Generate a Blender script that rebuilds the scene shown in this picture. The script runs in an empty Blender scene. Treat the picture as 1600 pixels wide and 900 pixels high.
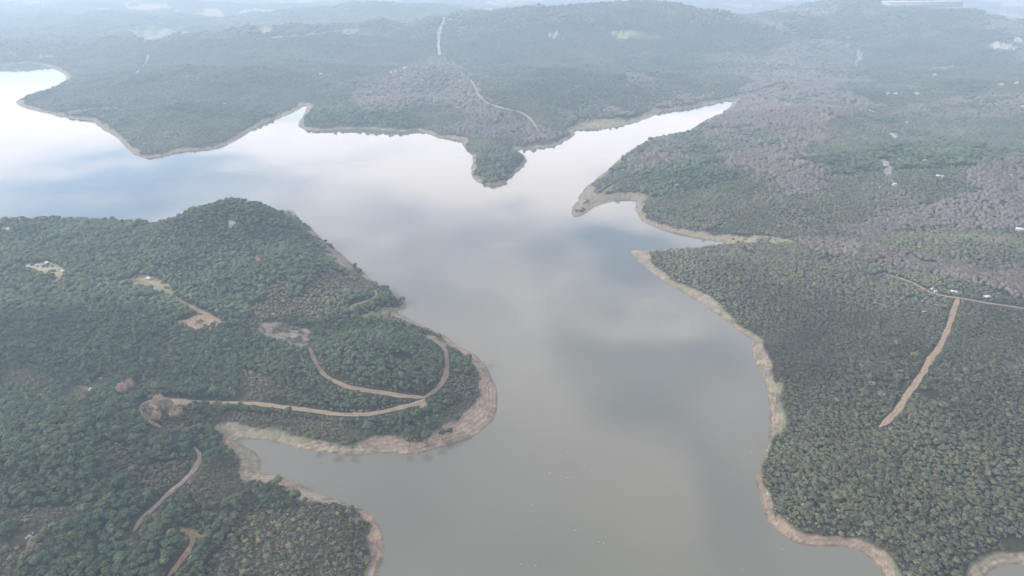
import bpy, math, random, time
import numpy as np
T0 = time.time()
rng = np.random.default_rng(7)
random.seed(7)
scene = bpy.context.scene
COL = scene.collection
R = math.radians

# ------------------------------------------------------------------ camera
CAM_H, PITCH, F = 300.0, R(25.5), 1067.0          # height above the lake, tilt down, focal length in photo pixels
cd = bpy.data.cameras.new("camera")
cam = bpy.data.objects.new("camera", cd); COL.objects.link(cam)
cam.location = (0, 0, CAM_H); cam.rotation_euler = (R(90) - PITCH, 0, 0)
cd.sensor_width = 36.0; cd.lens = F / 1600 * 36.0
cd.clip_start = 1.0; cd.clip_end = 40000.0
scene.camera = cam

# ------------------------------------------------------------------ sky, sun, exposure
SUN_EL, SUN_AZ = 30.0, 262.0
w = bpy.data.worlds.new("World"); scene.world = w; w.use_nodes = True
nt = w.node_tree; nt.nodes.clear()
def N(tree, typ, **kw):
    n = tree.nodes.new(typ)
    for k, v in kw.items(): setattr(n, k, v)
    return n
def math_node(tree, op, a, b=None, c=None, clamp=False):
    n = N(tree, 'ShaderNodeMath', operation=op); n.use_clamp = clamp
    for i, v in enumerate((a, b, c)):
        if v is None: continue
        if isinstance(v, (int, float)): n.inputs[i].default_value = v
        else: tree.links.new(v, n.inputs[i])
    return n.outputs[0]
sky = N(nt, 'ShaderNodeTexSky', sky_type='NISHITA')
sky.sun_disc = False; sky.sun_elevation = R(SUN_EL); sky.sun_rotation = R(SUN_AZ)
sky.air_density = 1.0; sky.dust_density = 2.0
# clouds on a layer overhead: direction -> point on the layer
tc = N(nt, 'ShaderNodeTexCoord'); sep = N(nt, 'ShaderNodeSeparateXYZ')
nt.links.new(tc.outputs['Generated'], sep.inputs[0])
zz = math_node(nt, 'MAXIMUM', sep.outputs[2], 0.03)
px = math_node(nt, 'DIVIDE', sep.outputs[0], zz); py = math_node(nt, 'DIVIDE', sep.outputs[1], zz)
cmb = N(nt, 'ShaderNodeCombineXYZ'); nt.links.new(px, cmb.inputs[0]); nt.links.new(py, cmb.inputs[1])
noi = N(nt, 'ShaderNodeTexNoise'); noi.inputs['Scale'].default_value = 1.1; noi.inputs['Detail'].default_value = 4.0
noi.inputs['Roughness'].default_value = 0.5
nt.links.new(cmb.outputs[0], noi.inputs['Vector'])
dens = math_node(nt, 'MULTIPLY_ADD', noi.outputs[0], 1.25, 0.0)
wn = N(nt, 'ShaderNodeTexNoise'); wn.inputs['Scale'].default_value = 1.6; wn.inputs['Detail'].default_value = 3.0; nt.links.new(cmb.outputs[0], wn.inputs['Vector'])
ws = N(nt, 'ShaderNodeSeparateColor'); nt.links.new(wn.outputs['Color'], ws.inputs[0])
px0, py0 = px, py
px = math_node(nt, 'ADD', px, math_node(nt, 'MULTIPLY', math_node(nt, 'MULTIPLY', math_node(nt, 'SUBTRACT', ws.outputs[0], .5), .5), py0))
py = math_node(nt, 'ADD', py, math_node(nt, 'MULTIPLY', math_node(nt, 'MULTIPLY', math_node(nt, 'SUBTRACT', ws.outputs[1], .5), .5), py0))
# cloud banks and gaps: (x, y, radius x, radius y, gain) on the layer
BANKS = [(-3.48, 5.00, 0.65, 1.20, 0.8), (-1.29, 4.30, 0.93, 0.57, 0.45), (-1.94, 3.22, 0.59, 0.48, -0.9), (-0.27, 2.38, 0.27, 0.31, -0.25), (-0.65, 2.73, 0.16, 0.32, -0.2), (-0.17, 3.50, 0.51, 0.62, 0.4),
         (0.54, 3.76, 0.39, 0.86, 0.5), (1.11, 4.78, 0.45, 0.43, 0.5), (0.37, 2.47, 0.27, 0.41, -0.9), (-0.09, 2.10, 0.17, 0.20, 0.1), (0.42, 1.91, 0.15, 0.10, 0.45), (0.08, 1.95, 0.13, 0.12, 0.25), (0.54, 1.70, 0.15, 0.15, -0.4),
         (0.23, 1.76, 0.14, 0.12, -0.3), (0.27, 1.48, 0.15, 0.15, -0.5), (0.05, 1.51, 0.10, 0.21, 0.3), (0.27, 1.12, 0.08, 0.14, 0.7), (0.40, 1.07, 0.08, 0.22, -0.5), (-0.27, 1.12, 0.20, 0.16, -0.3), (0.10, 0.96, 0.18, 0.06, -0.2)]
for bx, by, rx, ry, g in BANKS:
    a = math_node(nt, 'DIVIDE', math_node(nt, 'SUBTRACT', px, bx), rx); b = math_node(nt, 'DIVIDE', math_node(nt, 'SUBTRACT', py, by), ry)
    r2 = math_node(nt, 'ADD', math_node(nt, 'MULTIPLY', a, a), math_node(nt, 'MULTIPLY', b, b))
    dens = math_node(nt, 'ADD', dens, math_node(nt, 'MULTIPLY', math_node(nt, 'POWER', 2.718, math_node(nt, 'MULTIPLY', r2, -1.0)), g))
ramp = N(nt, 'ShaderNodeMapRange', interpolation_type='SMOOTHSTEP'); nt.links.new(dens, ramp.inputs[0])
ramp.inputs[1].default_value = 0.0; ramp.inputs[2].default_value = 1.0
mix = N(nt, 'ShaderNodeMix', data_type='RGBA')
nt.links.new(ramp.outputs[0], mix.inputs[0])
skyg = N(nt, 'ShaderNodeMix', data_type='RGBA', blend_type='MULTIPLY'); skyg.inputs[0].default_value = 1.0
skyg.inputs[7].default_value = (1.7, 2.45, 3.1, 1)
nt.links.new(sky.outputs[0], skyg.inputs[6])
nt.links.new(skyg.outputs[2], mix.inputs[6])
lowfront = math_node(nt, 'SUBTRACT', sep.outputs[1], math_node(nt, 'MULTIPLY', sep.outputs[2], .45), clamp=True)   # added gain: cloud brightened low in the north, dimmed overhead, for reflections and contrast
gain = math_node(nt, 'MULTIPLY_ADD', lowfront, .85, .60)
cc = N(nt, 'ShaderNodeMix', data_type='RGBA', blend_type='MULTIPLY'); cc.inputs[0].default_value = 1.0; cc.inputs[6].default_value = (20.9, 18.7, 18.9, 1)
nt.links.new(gain, cc.inputs[7]); nt.links.new(cc.outputs[2], mix.inputs[7])
bg = N(nt, 'ShaderNodeBackground'); bg.inputs['Strength'].default_value = 0.07
nt.links.new(mix.outputs[2], bg.inputs['Color'])
out = N(nt, 'ShaderNodeOutputWorld'); nt.links.new(bg.outputs[0], out.inputs[0])

sl = bpy.data.lights.new("sun", 'SUN'); sl.energy = 2.0; sl.angle = R(8); sl.color = (1, .95, .88)
sun = bpy.data.objects.new("sun", sl); COL.objects.link(sun)
sun.rotation_euler = (R(90 - SUN_EL), 0, R(180 - SUN_AZ))
scene.view_settings.view_transform = 'Standard'; scene.view_settings.look = 'None'
scene.view_settings.gamma = 1.0; scene.view_settings.exposure = 1.15
scene.view_settings.use_curve_mapping = False
scene.cycles.use_denoising = True; scene.cycles.sampling_pattern = 'BLUE_NOISE'
scene.cycles.max_bounces = 6; scene.cycles.volume_bounces = 1; scene.cycles.diffuse_bounces = 2
scene.cycles.use_adaptive_sampling = False

HAZE_DENSITY, HAZE_COLOR = 2.5e-4, (.54, .685, .795)

# ------------------------------------------------------------------ small helpers
def P(s): return np.array([float(v) for v in s.replace(',', ' ').split()]).reshape(-1, 2)
def ray(uv):
    a = (uv[:, 0] - 800) / F; b = (450 - uv[:, 1]) / F
    c, s = math.cos(PITCH), math.sin(PITCH)
    return np.stack([a, c + b * s, -s + b * c], 1)
def at_z(uv, z=0.0):
    d = ray(np.atleast_2d(np.asarray(uv, float))); t = (z - CAM_H) / np.minimum(d[:, 2], -1e-3)
    return d[:, :2] * t[:, None]
def project(x, y, z):
    c, s = math.cos(PITCH), math.sin(PITCH)
    dz = z - CAM_H
    dep = y * c - dz * s; up = y * s + dz * c
    dep = np.maximum(dep, 1.0)
    return 800 + F * x / dep, 450 - F * up / dep, dep
def chaikin(p, n=2, closed=False):
    for _ in range(n):
        q = np.empty((2 * len(p) - 2, 2)); a, b = p[:-1], p[1:]
        q[0::2] = .75 * a + .25 * b; q[1::2] = .25 * a + .75 * b
        p = np.vstack([p[:1], q, p[-1:]])
    return p
def inside(poly, x, y):
    r = np.zeros(x.shape, bool); j = len(poly) - 1
    for i in range(len(poly)):
        x1, y1 = poly[i]; x2, y2 = poly[j]; j = i
        if y1 == y2: continue
        r ^= ((y1 > y) != (y2 > y)) & (x < (x2 - x1) * (y - y1) / (y2 - y1) + x1)
    return r
def seg_dist(pl, x, y):
    d = np.full(x.shape, 1e12, np.float32)
    for (x1, y1), (x2, y2) in zip(pl[:-1], pl[1:]):
        ex, ey = x2 - x1, y2 - y1; L = ex * ex + ey * ey + 1e-9
        t = np.clip(((x - x1) * ex + (y - y1) * ey) / L, 0, 1)
        np.minimum(d, (x - x1 - t * ex) ** 2 + (y - y1 - t * ey) ** 2, out=d)
    return np.sqrt(d)
LAT = rng.random((256, 256)).astype(np.float32)
def vnoise(x, y):
    xi = np.floor(x).astype(np.int64); yi = np.floor(y).astype(np.int64); fx = x - xi; fy = y - yi
    fx = fx * fx * (3 - 2 * fx); fy = fy * fy * (3 - 2 * fy)
    a = LAT[xi & 255, yi & 255]; b = LAT[(xi + 1) & 255, yi & 255]; c = LAT[xi & 255, (yi + 1) & 255]; d = LAT[(xi + 1) & 255, (yi + 1) & 255]
    return (a + (b - a) * fx) * (1 - fy) + (c + (d - c) * fx) * fy
def fbm(x, y, o=4):
    s, a, t = 0, 1.0, 0
    for i in range(o):
        s = s + a * vnoise(x * 2 ** i + 17.3 * i, y * 2 ** i + 9.1 * i); t += a; a *= .5
    return s / t            # 0..1, mean .5
def sstep(a, b, x):
    t = np.clip((x - a) / (b - a), 0, 1); return t * t * (3 - 2 * t)

def mesh_obj(name, v, f, mat, parent=None, col=None, attrs=None, smooth=False, link=True):
    v = np.asarray(v, np.float32); f = np.asarray(f, np.int32); k = f.shape[1]
    me = bpy.data.meshes.new(name)
    me.vertices.add(len(v)); me.vertices.foreach_set('co', v.ravel())
    me.loops.add(f.size); me.loops.foreach_set('vertex_index', f.ravel())
    me.polygons.add(len(f)); me.polygons.foreach_set('loop_start', np.arange(0, f.size, k, dtype=np.int32))
    me.polygons.foreach_set('loop_total', np.full(len(f), k, np.int32))
    if smooth: me.polygons.foreach_set('use_smooth', np.ones(len(f), bool))
    if col is not None:
        c = np.ones((len(v), 4), np.float32); c[:, :3] = col
        a = me.attributes.new('tint', 'FLOAT_COLOR', 'POINT'); a.data.foreach_set('color', c.ravel())
    for k2, val in (attrs or {}).items():
        a = me.attributes.new(k2, 'FLOAT', 'POINT'); a.data.foreach_set('value', np.asarray(val, np.float32))
    me.materials.append(mat); me.update(calc_edges=True)
    if not link: return me
    o = bpy.data.objects.new(name, me); COL.objects.link(o)
    if parent: o.parent = parent
    return o
def tag(o, label=None, cat=None, group=None, kind=None):
    if label: o['label'] = label
    if cat: o['category'] = cat
    if group: o['group'] = group
    if kind: o['kind'] = kind
    return o

# ------------------------------------------------------------------ materials
def new_mat(name):
    m = bpy.data.materials.new(name); m.use_nodes = True
    t = m.node_tree; b = t.nodes['Principled BSDF']; b.inputs['Roughness'].default_value = .9
    b.inputs['Specular IOR Level'].default_value = .1
    return m, t, b
def tint_mat(name, scale=1.0, lo=.75, hi=1.3, extra=None):
    """Base colour from the mesh's own tint, broken up by a noise in world space."""
    m, t, b = new_mat(name)
    at = N(t, 'ShaderNodeAttribute'); at.attribute_name = 'tint'
    g = N(t, 'ShaderNodeNewGeometry'); n = N(t, 'ShaderNodeTexNoise'); n.inputs['Scale'].default_value = scale
    n.inputs['Detail'].default_value = 3.0
    t.links.new(g.outputs['Position'], n.inputs['Vector'])
    mr = N(t, 'ShaderNodeMapRange'); t.links.new(n.outputs[0], mr.inputs[0])
    mr.inputs[1].default_value = .3; mr.inputs[2].default_value = .7; mr.inputs[3].default_value = lo; mr.inputs[4].default_value = hi
    mx = N(t, 'ShaderNodeMix', data_type='RGBA', blend_type='MULTIPLY'); mx.inputs[0].default_value = 1
    t.links.new(at.outputs['Color'], mx.inputs[6]); t.links.new(mr.outputs[0], mx.inputs[7])
    t.links.new(mx.outputs[2], b.inputs['Base Color'])
    return m
M_LEAF = tint_mat("foliage", .95, .45, 1.6)
M_TWIG = tint_mat("bare_twigs", 1.2, .8, 1.25)
M_BARK = new_mat("bark")[0]; M_BARK.node_tree.nodes['Principled BSDF'].inputs['Base Color'].default_value = (.10, .075, .055, 1)
M_GROUND = tint_mat("ground_soil", .45, .72, 1.28)
M_TRACK = tint_mat("track_dirt", .8, .8, 1.2)
def plain(name, c, rough=.8):
    m, t, b = new_mat(name); b.inputs['Roughness'].default_value = rough
    n = N(t, 'ShaderNodeTexNoise'); n.inputs['Scale'].default_value = 1.7
    g = N(t, 'ShaderNodeNewGeometry'); t.links.new(g.outputs['Position'], n.inputs['Vector'])
    mx = N(t, 'ShaderNodeMix', data_type='RGBA'); t.links.new(n.outputs[0], mx.inputs[0])
    mx.inputs[6].default_value = tuple(v * .85 for v in c) + (1,); mx.inputs[7].default_value = tuple(min(1, v * 1.12) for v in c) + (1,)
    t.links.new(mx.outputs[2], b.inputs['Base Color']); return m
M_WALL = plain("white_render", (.36, .345, .33)); M_WALLG = plain("grey_render", (.5, .5, .5))
M_ROOF = plain("clay_roof", (.34, .16, .10)); M_ROOFW = plain("pale_sheet_roof", (.40, .40, .39), .6); M_DARK = plain("dark_opening", (.04, .045, .05), .3)
M_ROCK = plain("pale_rock", (.36, .33, .30)); M_GULL = plain("white_plumage", (.8, .8, .8)); M_GULLW = plain("grey_plumage", (.45, .47, .5)); M_BEAK = plain("beak", (.5, .3, .05))
M_CARW = plain("white_paint", (.8, .8, .8), .3); M_GLASS = plain("window_glass", (.05, .06, .07), .1); M_TYRE = plain("tyre_rubber", (.03, .03, .03))

# ------------------------------------------------------------------ shoreline, traced off the photo onto the lake's level (z = 0)
SHORE_A = P("""520,1250 560,1000 585,900 592,880 600,862 601,848 597,825 585,808 565,797 545,787 520,778 500,770 480,762 465,755 450,749 430,744 414,742 404,739
 408,728 409,718 404,710 394,703 380,697 370,690 371,687 385,686 410,688 432,690 446,696 465,702 490,705 510,707 530,710 550,713 570,712 590,709 605,708 620,710 640,712
 660,709 680,703 700,697 720,690 735,686 745,679 757,668 770,657 775,645 777,625 775,603 769,586 760,571 748,559 735,550 720,541 703,531 687,521 664,511 642,500 624,490 620,487
 635,478 636,474 628,467 615,458 597,447 575,432 552,412 527,392 502,371 478,351 462,337 459,330 450,327 438,330 420,337 380,344 330,349 280,350 200,347 100,344 0,343 -150,345 -500,350""")
SHORE_B = P("""-600,108 -200,104 0,102 30,99 50,98 70,103 90,109 107,121 97,129 77,140 47,149 24,157 26,162 35,168 60,175 90,180 105,185 130,187 147,189 151,196 165,205 185,217 200,233 212,243 226,248
 250,244 282,237 312,234 337,231 360,225 382,212 400,198 425,188 450,180 467,171 474,165 481,165 476,178 463,197 475,203 500,204 525,203 562,200 590,203 635,206 650,202 665,208 687,216 718,218 723,227
 735,241 740,250 736,262 736,273 745,284 765,291 782,288 796,278 808,269 820,258 823,246 815,239 803,232 830,232 868,229 880,222 901,211 893,204 912,201 945,201 975,197 1007,187 1029,178 1031,174
 1050,172 1100,165 1125,160 1147,155 1141,168 1122,180 1098,189 1076,206 1046,214 1026,219 1002,224 987,233 957,259 920,288 907,303 902,317 892,328 895,339 902,340 915,335 932,322 950,316 970,312 990,312
 996,320 992,327 996,336 1007,348 1030,358 1050,363 1075,369 1100,373 1125,377 1134,379 1120,383 1075,388 1020,391 986,391 987,397 1000,409 1010,421 1025,431 1037,441 1050,448 1057,451 1087,468 1120,490 1135,501
 1150,517 1175,531 1181,535 1172,543 1175,556 1187,580 1197,602 1203,640 1201,680 1196,702 1186,725 1180,750 1187,776 1194,806 1201,817 1215,831 1237,848 1267,855 1300,852 1337,856 1355,866 1370,883
 1381,900 1400,930 1440,955 1490,945 1520,915 1540,899 1556,887 1576,879 1591,883 1620,892 1700,900 1900,905""")
LA = at_z(chaikin(SHORE_A, 2)); LB = at_z(chaikin(SHORE_B, 2))
POLY_A = np.vstack([LA, [[-3000, LA[-1][1]], [-3000, -500], [LA[0][0], -500]]])
POLY_B = np.vstack([LB, [[9000, LB[-1][1]], [40000, 40000], [-40000, 40000], [-40000, LB[0][1]]]])

# ------------------------------------------------------------------ terrain grid (finer near, coarser far)
ys = [120.0]
while ys[-1] < 14000: ys.append(ys[-1] + max(1.6, (ys[-1] / 300) ** 2 * .55 if ys[-1] < 1500 else ys[-1] ** 1.5 * .000236))
ys = np.array(ys); NT = 1040
def wid(y): return .95 * (.9 * y + 129) + 240
ts = np.linspace(-1, 1, NT)
GX = (ts[None, :] * wid(ys)[:, None]); GY = np.repeat(ys[:, None], NT, 1)
X, Y = GX.ravel().astype(np.float32), GY.ravel().astype(np.float32)
land = inside(POLY_A, X, Y) | inside(POLY_B, X, Y)
far_y = Y > 3200
D = np.full(X.shape, 2000, np.float32)
q = ~far_y
D[q] = np.minimum(seg_dist(LA, X[q], Y[q]), seg_dist(LB, X[q], Y[q]))
D = np.where(land, D, -D)
D += (fbm(X / 14, Y / 14, 3) - .5) * 5.0 * np.clip(Y / 700, .6, 1.2)
print("grid", GX.shape, "sdf", round(time.time() - T0, 1))
def at_px(u, v, h): return at_z([[u, v]], h)[0]
# peaks: photo pixel where the top shows, height, radii (m), rotation
PEAKS = [(372, 330, 62, 100, 62, 0), (428, 331, 57, 62, 52, 0), (462, 392, 40, 60, 75, 30), (535, 448, 20, 50, 55, 30), (330, 400, 16, 80, 60, 0),
         (590, 560, 22, 70, 60, 0), (180, 500, 16, 120, 60, 0), (60, 440, 10, 120, 60, 0), (110, 700, 26, 95, 60, 0), (260, 760, 16, 60, 50, 0), (20, 830, 18, 70, 50, 0), (440, 820, 9, 50, 30, 0),
         (1430, 560, 22, 120, 120, 0), (1540, 470, 24, 110, 90, 0), (1330, 760, 12, 70, 60, 0), (1210, 430, 12, 120, 60, 0), (1650, 640, 22, 120, 120, 0),
         (1120, 255, 36, 120, 120, 20), (1250, 300, 26, 160, 110, 0), (1450, 250, 45, 260, 160, 0), (1250, 170, 30, 220, 130, 0), (1480, 390, 22, 180, 60, 0),
         (300, 165, 36, 170, 170, 0), (250, 105, 45, 260, 200, 0), (420, 100, 55, 240, 240, 0), (610, 150, 42, 120, 130, 0), (660, 105, 55, 160, 200, 0), (545, 185, 20, 110, 80, 0), (850, 170, 22, 120, 90, 0), (800, 130, 30, 150, 150, 0),
         (930, 105, 70, 300, 260, 0), (1000, 10, 150, 420, 330, 0), (880, 22, 130, 400, 300, 0), (1120, 30, 115, 320, 260, 0), (780, 22, 120, 420, 300, 0), (560, 40, 90, 380, 280, 0), (400, 47, 82, 420, 210, 0), (300, 63, 60, 300, 180, 0),
         (1360, 2, 150, 560, 350, 0), (1250, 22, 115, 320, 300, 0), (1480, 20, 125, 420, 300, 0), (1600, 42, 100, 380, 300, 0), (600, 14, 70, 700, 400, 0), (120, 50, 80, 500, 260, 0), (-150, 50, 85, 500, 300, 0), (200, 10, 60, 1200, 500, 0), (1700, 150, 40, 300, 250, 0), (1580, 140, 26, 260, 180, 0)]
def build_height():
    dp = np.maximum(D, 0)
    LL = 45 + np.clip(Y - 800, 0, 2000) * .13
    h = np.minimum(dp, 14) * .25 + 5.0 * (1 - np.exp(-np.maximum(dp - 14, 0) / LL))
    att = 1 - np.exp(-np.maximum(dp - 8, 0) / (LL * 1.5))
    s = np.zeros_like(h)
    for u, v, ph, rx, ry, rot in PEAKS:
        cx, cy = at_px(u, v, 42 if (ph > 54 and v > 300) else ph)
        c, n = math.cos(R(rot)), math.sin(R(rot)); a = ((X - cx) * c + (Y - cy) * n) / rx; b = (-(X - cx) * n + (Y - cy) * c) / ry
        s = np.cbrt(s ** 3 + (ph * np.exp(-(a * a + b * b))) ** 3)
    near = np.clip(Y / 1200, .35, 3)
    rid = 1 - np.abs(2 * fbm(X / 260 + 3.1, Y / 260, 4) - 1)
    rid2 = 1 - np.abs(2 * fbm(X / 900 + 7.7, Y / 900, 4) - 1)
    h = h + att * (s + 9 * near * (rid - .75) * 1.9 + 38 * np.clip((Y - 1400) / 2500, 0, 1) * (rid2 - .5) + 5 * (fbm(X / 60, Y / 60, 3) - .5))
    h = h + 75 * sstep(3600, 7500, Y)
    h = np.where(dp > 0, np.maximum(h, np.minimum(dp * .22, 3.0)), D * .22)
    return np.maximum(h, -8)
Hh = build_height().astype(np.float32)
HG = Hh.reshape(GX.shape); DG = D.reshape(GX.shape)
def sample(G, x, y):
    fi = np.interp(y, ys, np.arange(len(ys))); fj = np.clip((x / wid(y) + 1) / 2 * (NT - 1), 0, NT - 1.001)
    i = np.minimum(fi.astype(int), len(ys) - 2); j = fj.astype(int); a = fi - i; b = fj - j
    return (G[i, j] * (1 - b) + G[i, j + 1] * b) * (1 - a) + (G[i + 1, j] * (1 - b) + G[i + 1, j + 1] * b) * a
def on_ground(uv):
    """Where the sight line through these photo pixels meets the terrain."""
    d = ray(np.atleast_2d(np.asarray(uv, float))); n = len(d)
    tt = np.concatenate([np.geomspace(200, 14000, 500)])
    hit = np.full(n, np.nan); prev = np.zeros(n)
    for t in tt:
        p = d * t; go = np.isnan(hit)
        below = go & (CAM_H + p[:, 2] < np.maximum(sample(HG, p[:, 0], np.maximum(p[:, 1], 121)), 0))
        hit[below] = t; prev[go & ~below] = t
    hit = np.where(np.isnan(hit), 13000, hit); lo, hi = prev.copy(), hit.copy()
    for _ in range(14):
        m = (lo + hi) / 2; p = d * m[:, None]
        b = CAM_H + p[:, 2] < np.maximum(sample(HG, p[:, 0], p[:, 1]), 0)
        hi = np.where(b, m, hi); lo = np.where(b, lo, m)
    p = d * hi[:, None]
    return np.stack([p[:, 0], p[:, 1], np.maximum(sample(HG, p[:, 0], p[:, 1]), 0)], 1)

# ------------------------------------------------------------------ what grows or lies where (outlines traced on the photo)
EARTH, ORANGE, PALE, GRASS, GREY, SCRUB = (.30, .225, .155), (.32, .23, .145), (.46, .41, .34), (.235, .208, .138), (.205, .17, .142), (.15, .12, .095)
CLEAR = [(P("390,513 402,505 425,500 450,508 488,516 488,532 484,544 462,541 432,531 405,520"), GREY),
  (P("275,503 290,496 320,489 343,499 337,508 318,515 290,511"), ORANGE),
  (P("196,439 215,431 240,432 262,444 272,458 262,460 240,452 215,448"), (.30, .26, .16)),
  (P("33,413 60,409 88,411 106,427 92,432 60,424"), (.33, .30, .2)), (P("75,440 92,433 100,434 86,443"), ORANGE), (P("0,354 18,355 16,361 0,362"), PALE),
  (P("352,342 360,341 365,352 357,356"), PALE), (P("391,390 398,395 415,411 405,411 396,402"), EARTH), (P("326,664 350,657 385,662 430,676 470,684 482,700 440,694 405,688 375,688 345,678"), GRASS),
  (P("438,326 452,324 462,330 465,345 452,336"), GRASS), (P("560,492 590,484 620,477 640,473 638,480 620,490 600,490 575,497"), (.22, .21, .13)),
  (P("462,342 478,355 502,374 530,398 560,424 552,424 520,400 495,376 472,358"), (.2, .17, .125)), (P("500,392 515,395 530,405 545,418 532,414 512,402"), (.25, .22, .14)),
  (P("660,521 690,528 702,540 694,546 678,538"), GRASS), (P("640,630 655,622 668,628 668,638 652,636"), EARTH), (P("600,640 615,636 560,646 540,644"), ORANGE),
  (P("885,345 896,312 908,298 922,288 935,294 930,305 955,303 985,300 1016,303 1012,310 985,316 950,318 915,340"), (.235, .20, .135)),
  (P("980,388 1010,385 1014,392 1004,398 985,398"), (.30, .23, .16)), (P("1160,376 1190,366 1225,372 1250,378 1200,380"), (.27, .24, .14)), (P("1035,362 1100,366 1180,367 1230,373 1190,378 1120,379 1060,370"), (.26, .22, .14)),
  (P("375,690 400,697 412,712 412,735 404,744 388,745 380,720 372,700"), GRASS), (P("420,742 440,742 470,755 455,757 435,750"), GRASS), (P("282,828 300,826 316,832 312,846 298,838"), (.30, .27, .17)),
  (P("880,205 905,186 950,186 990,183 1030,173 1034,180 1000,192 960,200 900,212"), (.25, .22, .13)), (P("1030,176 1100,158 1170,146 1225,128 1235,136 1150,155 1060,174"), (.24, .19, .15)), (P("100,181 140,174 178,167 178,171 130,180 105,187"), SCRUB),
  (P("815,200 835,190 870,205 885,220 820,226 800,228"), SCRUB), (P("545,150 620,112 690,92 720,100 752,135 765,165 800,180 815,196 770,190 720,170 660,165 620,180 560,178"), SCRUB),
  (P("200,45 240,36 275,48 262,60 235,64 210,58"), (.36, .34, .2)), (P("262,48 305,50 285,56"), (.36, .33, .2)), (P("402,45 420,38 432,46 416,54"), (.4, .3, .22)), (P("950,50 985,47 1030,55 1005,61 960,57"), (.36, .36, .18)),
  (P("855,55 866,46 872,52 862,61"), PALE), (P("525,50 545,44 585,42 575,48 540,54"), (.32, .27, .2)), (P("1538,70 1560,65 1592,72 1585,79 1550,77"), (.55, .47, .42)), (P("1570,62 1600,59 1600,66"), (.55, .5, .46)), (P("1530,17 1560,17 1600,22 1600,34 1565,31"), (.4, .38, .36)), (P("1370,5 1440,9 1500,11 1500,14 1420,13"), (.4, .39, .38)),
  (P("1450,106 1490,102 1500,108 1470,110"), (.36, .26, .2)), (P("1410,165 1440,162 1460,172 1440,172"), SCRUB), (P("1460,168 1480,182 1470,182"), EARTH), (P("1388,208 1408,207 1406,218 1395,214"), PALE), (P("1372,250 1386,248 1392,268 1400,290 1388,288 1378,262"), (.3, .29, .26)),
  (P("0,79 20,80 30,86 60,87 105,84 100,88 60,91 25,90 0,84"), (.40, .33, .27)), (P("86,98 105,110 115,110 108,116"), SCRUB), (P("1340,75 1350,82 1338,108 1332,106"), (.4, .42, .36)), (P("0,2 40,0 90,0 60,6 20,8"), (.5, .45, .42)),
  (P("140,600 150,594 162,588 160,594 150,606"), GREY), (P("112,598 135,602 148,612 130,610"), (.2, .15, .11)), (P("215,630 232,620 260,622 300,624 300,632 262,634 240,640 235,660 225,656"), (.26, .22, .15)),
  (P("35,842 52,832 62,836 48,850 36,856"), (.3, .22, .17))]
BARE = [P("1225,372 1300,372 1350,378 1420,398 1490,414 1545,432 1600,444 1640,460 1640,480 1600,470 1545,455 1490,440 1410,424 1330,407 1260,392"), P("1300,360 1345,350 1372,336 1450,325 1505,308 1560,296 1620,285 1620,350 1560,362 1480,352 1420,356 1372,366 1340,366"),
  P("1520,268 1560,255 1600,250 1640,250 1640,300 1540,302 1510,290"), P("985,225 1045,207 1130,168 1250,140 1330,148 1385,165 1330,178 1290,195 1312,215 1260,235 1262,262 1200,280 1150,268 1120,235 1060,225 1020,232"), P("1130,150 1200,125 1240,100 1300,95 1330,120 1300,150 1200,160"),
  P("1290,260 1300,300 1230,310 1210,280"), P("1560,420 1620,415 1620,470 1570,460"), P("700,200 760,180 800,182 830,215 790,222 730,215"), P("1010,180 1060,150 1120,140 1120,160 1040,172"), P("880,170 960,165 1000,180 940,198 890,195"), P("1390,180 1500,150 1620,150 1620,180 1500,190"), P("1200,80 1330,60 1340,100 1280,110 1220,100")]
SHRUB = [P("400,760 470,770 560,800 590,840 570,960 300,1000 330,880 380,800"), P("330,640 480,655 560,665 640,665 700,640 770,600 790,640 740,690 600,720 400,690 330,665"), P("330,560 420,590 480,620 400,628 320,622"), P("0,560 150,590 110,615 0,600"), P("-100,800 120,790 150,860 60,920 -100,920"), P("300,720 380,700 410,760 340,800 290,770"), P("620,480 700,520 690,530 600,500 560,490"), P("500,390 600,450 580,460 480,380")]
PINE_X = [P("392,745 470,760 478,790 420,800 390,775"), P("300,690 370,690 378,715 330,730 300,712")]     # pine clumps inside the scrub by the shore
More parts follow.
